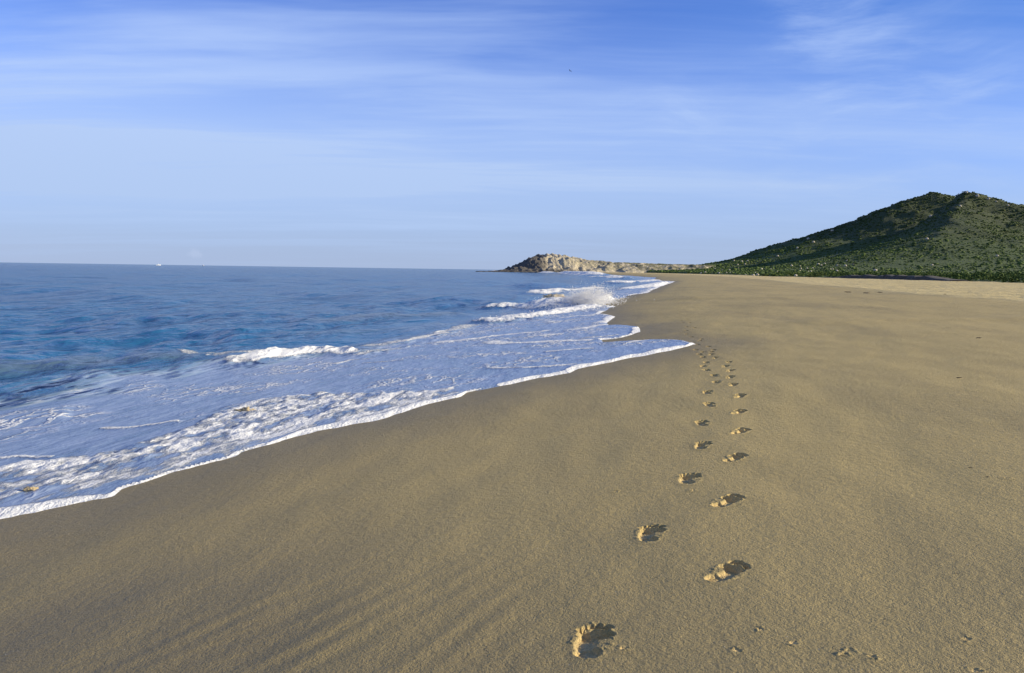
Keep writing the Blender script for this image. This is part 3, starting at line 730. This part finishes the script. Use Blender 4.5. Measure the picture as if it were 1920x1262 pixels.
# scrub that covers the hill and the plain behind the beach
rng = np.random.default_rng(11)
ico_v = []; g_ = (1 + 5 ** .5) / 2
for a, b in ((1, g_), (-1, g_), (1, -g_), (-1, -g_)): ico_v += [(0, a, b), (a, b, 0), (b, 0, a)]
ico_v = np.array(ico_v, float); ico_v /= np.linalg.norm(ico_v[0])
ico_f = []
for i in range(12):
    for j in range(i + 1, 12):
        for k in range(j + 1, 12):
            if max(np.linalg.norm(ico_v[i] - ico_v[j]), np.linalg.norm(ico_v[j] - ico_v[k]), np.linalg.norm(ico_v[i] - ico_v[k])) < 1.1:
                n = np.cross(ico_v[j] - ico_v[i], ico_v[k] - ico_v[i]); ico_f.append((i, j, k) if n @ ico_v[i] > 0 else (i, k, j))
ico_f = np.array(ico_f)
def blobs(cx, cy, cz, sx, sz, jit, tone):
    n = len(cx)
    v = ico_v[None] * (1 + jit * rng.normal(0, 1, (n, 12, 1)))
    th = rng.uniform(0, 6.28, n); c, s = np.cos(th)[:, None], np.sin(th)[:, None]
    vx = (v[..., 0] * c - v[..., 1] * s) * sx[:, None] + cx[:, None]; vy = (v[..., 0] * s + v[..., 1] * c) * sx[:, None] + cy[:, None]
    vz = v[..., 2] * sz[:, None] + cz[:, None]
    V = np.stack([vx, vy, vz], -1).reshape(-1, 3); F = (ico_f[None] + (np.arange(n) * 12)[:, None, None]).reshape(-1, 3)
    tn = np.repeat(tone, 12) + rng.normal(0, .10, n * 12)
    return V, F, np.clip(tn, 0, 1)
N_ = 200000
rr_ = np.sqrt(rng.uniform(230 ** 2, 1500 ** 2, N_)); aa = np.radians(rng.uniform(6, 50, N_))
sx_ = rr_ * np.sin(aa); sy_ = rr_ * np.cos(aa); sz_ = hill_z(sx_, sy_)
dens = np.clip(.62 + .55 * fbm(sx_ / 60, sy_ / 60, 3, 221) + .3 * fbm(sx_ / 12, sy_ / 12, 2, 225), .12, 1)
zb = hill_z(sx_, sy_ - 12)
okm = (sz_ > .9) & (rng.uniform(0, 1, N_) < dens) & (sz_ > zb - 1.5)
sx_, sy_, sz_ = sx_[okm], sy_[okm], sz_[okm]
size = rng.gamma(4, .17, len(sx_)) * np.interp(np.hypot(sx_, sy_), [230, 600, 1200], [.55, .9, 1.25])
V, F, tn = blobs(sx_, sy_, sz_ + size * .08, size, size * rng.uniform(.35, .7, len(size)), .24, np.clip(.5 + .35 * fbm(sx_ / 40, sy_ / 40, 3, 231) + rng.normal(0, .22, len(sx_)), 0, 1))
M_SCRUB = veg_material('scrub_leaves', (.032, .058, .013), (.105, .150, .034))
add('scrub', mesh_from('scrub', V, F, False, {'tone': tn}), M_SCRUB, 'low green scrub covering the hill and its foot', 'scrub', kind='stuff')
# nearer scrub along the back of the beach: bushes made of many small leaf clumps
def leaf_clumps(cx, cy, cz, rad_, hgt, nl, ls, tone):
    n = len(cx); M = n * nl
    u_ = rng.normal(0, 1, (n, nl, 3)); u_ /= np.linalg.norm(u_, axis=2, keepdims=True); u_ *= rng.uniform(.35, 1, (n, nl, 1)) ** .5
    lob = 1 + .35 * np.sin(u_[..., :1] * 5 + rng.uniform(0, 6, (n, 1, 1))) * np.cos(u_[..., 1:2] * 4)
    c = np.stack([cx[:, None] + u_[..., 0] * rad_[:, None] * lob[..., 0], cy[:, None] + u_[..., 1] * rad_[:, None] * lob[..., 0], cz[:, None] + (u_[..., 2] * .5 + .42) * hgt[:, None] * lob[..., 0]], -1).reshape(M, 3)
    e1 = rng.normal(0, 1, (M, 3)); e1 /= np.linalg.norm(e1, axis=1, keepdims=True); e2 = np.cross(e1, rng.normal(0, 1, (M, 3))); e2 /= np.linalg.norm(e2, axis=1, keepdims=True)
    s = (ls * rng.uniform(.5, 1.3, M))[:, None]
    V = np.stack([c - e1 * s, c + e2 * s * .6, c + e1 * s, c - e2 * s * .6], 1).reshape(-1, 3)
    tn = np.repeat(np.clip(np.repeat(tone, nl) + rng.normal(0, .2, M), 0, 1), 4)
    return V, np.arange(M * 4).reshape(M, 4), tn
N_ = 5200
rr_ = np.sqrt(rng.uniform(95 ** 2, 330 ** 2, N_)); aa = np.radians(rng.uniform(9, 48, N_)); sx_ = rr_ * np.sin(aa); sy_ = rr_ * np.cos(aa); sz_ = hill_z(sx_, sy_)
vv = inland(sx_, sy_) - veg_edge_u(sx_ * .208 + sy_ * .978)
okm = (sz_ > .55) & (rng.uniform(0, 1, N_) < np.clip(.75 + .6 * fbm(sx_ / 9, sy_ / 9, 2, 241), .1, 1)) & (vv < 75)
sx_, sy_, sz_ = sx_[okm], sy_[okm], sz_[okm]
V, F, tn = leaf_clumps(sx_, sy_, sz_ - .1, rng.uniform(.5, 1.5, len(sx_)), rng.uniform(.7, 1.7, len(sx_)), 46, .26, rng.uniform(.15, .85, len(sx_)))
add('undergrowth', mesh_from('undergrowth', V, F, False, {'tone': tn}), M_SCRUB, 'leafy green undergrowth along the back edge of the sand', 'undergrowth', kind='stuff')


# ------------------------------------------------------------------ boulders among the scrub
def lumpy(rad_, seed, sub=2, squash=(1, 1, .75), amp=.28, freq=1.7):
    """an irregular stone: a subdivided icosahedron pushed in and out by noise"""
    v = ico_v.copy(); f = ico_f.copy()
    for _ in range(sub):
        mid = {}; nf = []; vl = list(v)
        def mp_(a, b):
            k = (min(a, b), max(a, b))
            if k not in mid:
                p = (vl[a] + vl[b]) / 2; vl.append(p / np.linalg.norm(p)); mid[k] = len(vl) - 1
            return mid[k]
        for a, b, c in f:
            ab, bc, ca = mp_(a, b), mp_(b, c), mp_(c, a); nf += [(a, ab, ca), (b, bc, ab), (c, ca, bc), (ab, bc, ca)]
        v = np.array(vl); f = np.array(nf)
    d = 1 + amp * fbm(v[:, 0] * freq + seed * 3.1 + v[:, 2], v[:, 1] * freq - seed * 1.7 + v[:, 2] * .6, 4, 400 + seed)
    v = v * d[:, None] * np.array(squash) * rad_
    return v, f
M_BOULDER = rock_material('pale_boulder', (.46, .40, .30), (.66, .60, .48), (.22, .19, .14), 0, 2.0)
BOULD = [  # px, py, size in photo px, where
    (1315, 513.5, 3, 'foot'), (1322, 511.5, 2.5, 'foot'), (1348, 513, 2.5, 'foot'), (1362, 512, 2, 'foot'), (1373, 512, 2.5, 'foot'), (1340, 505, 2, 'foot'),
    (1412, 517, 3, 'edge'), (1420, 516.5, 3.5, 'edge'), (1428, 505.5, 2.5, 'foot'), (1445, 505.5, 2, 'foot'), (1478, 518.5, 3, 'edge'), (1492, 518, 3.5, 'edge'),
    (1484, 499, 2.5, 'foot'), (1500, 500, 2, 'foot'), (1534, 496.5, 3, 'foot'), (1540, 498, 2, 'foot'), (1546, 495, 2, 'foot'), (1570, 499, 2.5, 'foot'), (1585, 499.5, 3, 'foot'),
    (1588, 490, 2.5, 'foot'), (1600, 497, 2, 'foot'), (1641, 508.5, 4, 'plain'), (1748, 498, 2.5, 'plain'), (1870, 481, 3, 'plain'),
    (1391, 491, 2.5, 'low'), (1402, 490.5, 2.5, 'low'), (1376, 490, 2, 'low'), (1397, 496, 2, 'low'), (1383, 497, 2, 'low'), (1458, 481, 2.5, 'low'),
    (1500, 443, 4, 'shoulder'), (1508, 441.5, 4, 'shoulder'), (1515, 450, 3, 'shoulder'), (1525, 455, 3, 'shoulder'), (1495, 466, 3, 'shoulder'), (1560, 436, 3, 'shoulder'),
    (1832, 369, 5, 'top'), (1853, 374, 4, 'top'), (1812, 362, 3.5, 'top'), (1868, 379, 3, 'top'), (1890, 386, 3, 'top'), (1745, 407, 3.5, 'face'), (1738, 449, 3, 'face'), (1800, 388, 3, 'face')]
rg_ = np.random.default_rng(5)
for _ in range(34):
    px_ = rg_.uniform(1290, 1620); BOULD.append((px_, rg_.uniform(503, 514.5 + (px_ - 1290) * .012), rg_.uniform(1.4, 2.4), 'foot'))
BL = {'foot': 'small pale boulder among green scrub at the foot of the hill', 'edge': 'pale boulder at the edge of the sand below the scrub', 'plain': 'pale boulder standing alone in the green scrub inland of the dark earth bank',
      'low': 'small pale rock on the low left slope of the hill', 'shoulder': 'pale outcrop rock at the left shoulder of the hill, beside the long shadow', 'top': 'pale rock on the sunlit ridge by the right summit', 'face': 'pale rock on the dark front face of the hill'}
for i, (px, py, sz, wh) in enumerate(BOULD):
    q = at(px, py, hill_z)
    d = math.hypot(*q); r_ = sz * (.52 if wh == 'top' else .72) * d / F_PX
    if d > 2000: continue
    v, f = lumpy(r_, i, 1, (1.15, 1, .85))
    add('boulder', mesh_from('boulder', v, f, False), M_BOULDER, BL[wh], 'boulder', 'pale boulders on the hill and at its foot', loc=(q[0], q[1], float(hill_z(q[:1], q[1:])[0]) + r_ * .55))

# dark eroded earth bank where the scrub ends, at the back of the beach
bp_ = np.array([at(px, py, lambda x, y: 0 * x + .66) for px, py in [(1550, 520.4), (1600, 521.8), (1650, 523), (1700, 524.3), (1745, 525.6), (1790, 527)]])
tt = np.linspace(0, 1, 260); seg = np.concatenate([[0], np.cumsum(np.hypot(*np.diff(bp_, axis=0).T))]); seg /= seg[-1]
lx = np.interp(tt, seg, bp_[:, 0]); ly = np.interp(tt, seg, bp_[:, 1]); gxn = np.gradient(lx); gyn = np.gradient(ly); gl = np.hypot(gxn, gyn)
nx, ny = -gyn / gl, gxn / gl
if nx[100] < 0: nx, ny = -nx, -ny                                   # inland
hgt = (.72 * sstep(tt, 0, .35) * sstep(tt, 1.02, .75) + .12) * (1 + .3 * fbm(tt * 22, tt * 0, 3, 501)); rows = []
wob = 1.6 * fbm(tt * 14, tt * 0 + 3, 3, 505)
for k, (o_, h_) in enumerate([(-.5, -.25), (-.15, .25), (.0, .6), (.12, .92), (.7, 1.05), (2.2, 1.1), (4.5, .7), (5.5, -.2)]):
    jit = .16 * fbm(tt * 60, tt * 0 + k * 2.3, 2, 507)
    rows.append(np.stack([lx + nx * (o_ - 1.0 + wob * .6 + jit), ly + ny * (o_ - 1.0 + wob * .6 + jit), .68 + hgt * h_ * (1 + .15 * jit)], 1))
F = grid_faces(len(rows), 260)
P = np.concatenate(rows)
add('earth_bank', mesh_from('earth_bank', P, F, False), plain('dark_earth', (.070, .060, .046), .95, 0, .4, 2.0), 'low dark eroded earth bank between sand and scrub below the hill', 'bank', kind='structure')

# ------------------------------------------------------------------ spray thrown up by the breaker
rng = np.random.default_rng(23)
pts = []; rads = []
def puff(px, py, sx, sy, n, r0_, r1_, depth=1.4, shear=0.0):
    q = at(px, 575 if py < 575 else py); y0 = float(q[1])
    u_ = rng.normal(0, 1, n); v_ = rng.normal(0, 1, n)
    keep_ = np.ones(n, bool)
    X_ = px + u_ * sx; Y_ = py + v_ * sy + shear * u_ * sy
    D_ = fw[None] + RT[None] * ((X_ - 960) / F_PX)[:, None] + UP[None] * ((631 - Y_) / F_PX)[:, None]
    p_ = D_ * ((y0 + rng.normal(0, depth, n)) / D_[:, 1])[:, None]; p_[:, 2] += CAM_H
    ok_ = p_[:, 2] > np.maximum(SEA, beach_base(p_[:, 0], p_[:, 1])) + .03
    pts.append(p_[ok_]); rads.append(rng.uniform(r0_, r1_, n)[ok_])
puff(1080, 571, 32, 6.0, 7000, .012, .034, 1.0, -.4)
for k_ in range(46):                                               # ragged plumes rather than one even cloud
    u_ = rng.normal(0, 1); px_ = 1104 + 24 * u_; py_ = 559 + 7.5 * rng.normal() + 1.2 * abs(u_)
    puff(px_, py_, rng.uniform(4, 12), rng.uniform(2.2, 5.5), int(rng.uniform(120, 420)), .008, .019, 1.1, rng.uniform(-.8, .3))
puff(1100, 552, 24, 8, 2600, .006, .013, 1.4)
puff(1062, 560, 28, 7, 2600, .007, .014, 1.6, -.7)
puff(1020, 589, 45, 3.2, 1500, .010, .030, .8, -1.5)
puff(1040, 572, 40, 7, 1500, .008, .016, 1.4, -.9)
pts = np.concatenate(pts); rads = np.concatenate(rads)
oc = np.array([(1, 0, 0), (-1, 0, 0), (0, 1, 0), (0, -1, 0), (0, 0, 1), (0, 0, -1)], float); of = np.array([(0, 2, 4), (2, 1, 4), (1, 3, 4), (3, 0, 4), (2, 0, 5), (1, 2, 5), (3, 1, 5), (0, 3, 5)])
V = (pts[:, None] + oc[None] * rads[:, None, None]).reshape(-1, 3); F = (of[None] + (np.arange(len(pts)) * 6)[:, None, None]).reshape(-1, 3)
M_SPRAY, t_, b_ = mat('spray_droplets'); b_.inputs['Base Color'].default_value = (.95, .95, .94, 1); b_.inputs['Roughness'].default_value = .6
tr_ = t_.n('ShaderNodeBsdfTranslucent', {'Color': (.98, .97, .95, 1)}).outputs[0]
link(t_, t_.n('ShaderNodeMixShader', {0: .5, 1: b_.outputs[0], 2: tr_}).outputs[0], M_SPRAY.node_tree.nodes['Material Output'].inputs[0])
add('spray', mesh_from('spray', V, F, False), M_SPRAY, 'pale cloud of spray flung up by the breaker at the bend of the shore', 'spray', kind='stuff')

# tan clumps of sandy debris rolling in the foam
M_CLUMP = plain('tan_clump', (.40, .32, .19), .8, 0, .4, 12)
for px, py, sz, lb in [(461, 781, 15, 'tan weedy clump stuck in the lumpy foam midway along the swash'), (57, 934, 9, 'small yellowish clump beside the foam rim at the left picture edge'), (1040, 572, 17, 'tan sandy clump churned up in front of the spray cloud')]:
    q = at(px, py); d = math.hypot(*q); r_ = sz * d / F_PX
    v, f = lumpy(r_, int(px), 3, (1.1, .6, .42), .6, 2.6)
    zz_ = max(float(beach_z(q[:1], q[1:])[0]), SEA) + (.07 if px < 1000 else .42)
    add('sandy_clump', mesh_from('sandy_clump', v, f, True), M_CLUMP, lb, 'clump', loc=(q[0], q[1], zz_))

# ------------------------------------------------------------------ boats on the horizon
M_HULL = plain('white_hull', (.85, .85, .83), .35, 0, .04); M_GLASS = plain('dark_glass', (.03, .04, .05), .15, 0, .1); M_DECK = plain('boat_deck', (.62, .58, .5), .6)
def box(x0, x1, y0, y1, z0, z1, tx=0.0, ty=0.0):
    v = np.array([(x0, y0, z0), (x1, y0, z0), (x1, y1, z0), (x0, y1, z0), (x0 + tx, y0 + ty, z1), (x1 - tx, y0 + ty, z1), (x1 - tx, y1 - ty, z1), (x0 + tx, y1 - ty, z1)], float)
    return v, np.array([(0, 3, 2, 1), (4, 5, 6, 7), (0, 1, 5, 4), (1, 2, 6, 5), (2, 3, 7, 6), (3, 0, 4, 7)])
def boat(px, D, L, hd, lab):
    d = ray(px, 500); x_ = d[0] / d[1] * D
    e = bpy.data.objects.new('motor_boat', None); COL.objects.link(e); e.location = (x_, D, SEA); e.rotation_euler = (0, 0, hd)
    e['label'] = lab; e['category'] = 'boat'; e['group'] = 'white boats on the horizon'
    st_ = np.linspace(0, 1, 13); W = L * .15; rows = []
    for s_ in st_:
        wd = W * (1 - max(0, (s_ - .5) / .5) ** 2.2) + .02; sheer = L * (.11 + .05 * s_ ** 2); k = -L * .03 * (1 - s_ ** 6)
        rows.append([(L * (s_ - .5), -wd, sheer), (L * (s_ - .5), -wd * .85, sheer * .35), (L * (s_ - .5), 0, k), (L * (s_ - .5), wd * .85, sheer * .35), (L * (s_ - .5), wd, sheer), (L * (s_ - .5), 0, sheer * .97)])
    hv = np.array(rows).reshape(-1, 3); hf = grid_faces(13, 6, True)
    add('hull', mesh_from('hull', hv, hf, True), M_HULL, parent=e)
    v, f = box(-L * .22, L * .18, -W * .7, W * .7, L * .11, L * .24, L * .04, W * .12); cb = add('cabin', mesh_from('cabin', v, f, False), M_HULL, parent=e)
    v, f = box(-L * .16, L * .155, -W * .66, W * .66, L * .165, L * .205, .02, .02); add('window', mesh_from('window', v, f, False), M_GLASS, parent=cb)
    v, f = box(-L * .12, L * .02, -W * .5, W * .5, L * .245, L * .27, .05, .05); add('flybridge', mesh_from('flybridge', v, f, False), M_HULL, parent=e)
    v, f = box(-L * .06, -L * .05, -.1, .1, L * .27, L * .42); add('mast', mesh_from('mast', v, f, False), M_HULL, parent=e)
boat(297, 2600, 15, .5, 'white motor boat on the horizon, the left and larger of two')
boat(381, 3000, 13, -.4, 'white motor boat on the horizon, the right and smaller of two')

# ------------------------------------------------------------------ a bird high over the bay
d = ray(1069, 133); tB = 210 / d[1]; bpos = (d[0] * tB, 210, CAM_H + d[2] * tB)
def bird_mesh():
    rows = []; prof = [(-.26, .015, .0), (-.20, .035, .0), (-.10, .062, 0), (0, .07, 0), (.10, .058, .005), (.16, .04, .02), (.20, .036, .03), (.24, .022, .028), (.285, .004, .02)]
    for x_, r_, z_ in prof: rows += [(x_, r_ * math.cos(a), z_ + r_ * .9 * math.sin(a)) for a in np.linspace(0, 2 * math.pi, 9)[:-1]]
    V = [np.array(rows)]; F = [grid_faces(len(prof), 8, True)]; n0 = len(rows)
    for s_ in (1, -1):
        w_ = []
        for y_, c0, c1, z_ in [(.03, .10, -.08, .03), (.22, .14, -.07, .10), (.42, .08, -.08, .12), (.60, -.02, -.12, .08), (.72, -.12, -.16, .05)]:
            w_ += [(c0, s_ * y_, z_), ((c0 + c1) / 2, s_ * y_, z_ + .018), (c1, s_ * y_, z_ - .004), ((c0 + c1) / 2, s_ * y_, z_ - .008)]
        V.append(np.array(w_)); F.append(grid_faces(5, 4, True) + n0); n0 += len(w_)
    tl = np.array([(-.22, -.03, 0), (-.22, .03, 0), (-.40, .07, .01), (-.40, -.07, .01), (-.22, -.03, .012), (-.22, .03, .012), (-.40, .07, .018), (-.40, -.07, .018)])
    V.append(tl); F.append(np.array([(0, 1, 2, 3), (7, 6, 5, 4), (0, 4, 5, 1), (1, 5, 6, 2), (2, 6, 7, 3), (3, 7, 4, 0)]) + n0)
    return np.concatenate(V), np.concatenate(F)
v, f = bird_mesh()
bo = add('bird', mesh_from('bird', v, f, True), plain('dark_feathers', (.10, .11, .13), .7), 'tiny dark bird gliding high in the blue sky', 'bird', loc=bpos)
bo.rotation_euler = (.35, -.1, 2.5)

# ------------------------------------------------------------------ small things lying on the sand
M_TWIG = plain('dark_twig', (.05, .04, .03), .9, 0, .3, 60)
TWIGS = [(1795, 1060, 9, .2, 'short dark twig on the sand low at the right edge'), (1660, 1144, 7, .1, 'short dark twig right of the lone sand lump'), (1798, 706, 12, .15, 'thin dark twig on bare sand in the right half, far from any other'), (1820, 870, 9, -.1, 'dark twig left of a pale crumb at the right edge'),
         (1852, 887, 8, .1, 'dark twig close beside a pale crumb at the right edge'), (1835, 636, 13, .3, 'dark twig on the far sand near the right edge'), (1590, 547, 14, .1, 'dark strip of driftweed at the back of the beach, left of three'),
         (1624, 551, 13, .05, 'dark strip of driftweed at the back of the beach, middle of three'), (1650, 549, 10, .0, 'dark strip of driftweed at the back of the beach, right of three'), (1772, 553, 6, 0, 'dark speck of driftweed far right at the back of the beach')]
for i, (px, py, sz, rot, lb) in enumerate(TWIGS):
    q = at(px, py, beach_base); d = math.hypot(*q); L = sz * d / F_PX * .9; rd = min(L * .06, .04); rows = []
    rg = np.random.default_rng(70 + i)
    for s_ in np.linspace(-.5, .5, 9):
        rr2 = rd * (1 - .75 * abs(s_ * 2) ** 2) * rg.uniform(.75, 1.2); oy, oz = rg.normal(0, rd * .5, 2)
        rows += [(s_ * L, oy + rr2 * math.cos(a), rd * .6 + abs(oz) + rr2 * math.sin(a)) for a in np.linspace(0, 2 * math.pi, 7)[:-1]]
    o = add('twig' if px > 1660 or py > 700 else 'driftweed', mesh_from('twig', np.array(rows), grid_faces(9, 6, True)[:, ::-1], True), M_TWIG, lb, 'twig' if px > 1660 or py > 700 else 'seaweed', loc=(q[0], q[1], float(beach_z(q[:1], q[1:])[0]) + .002))
    o.rotation_euler = (0, 0, rot)
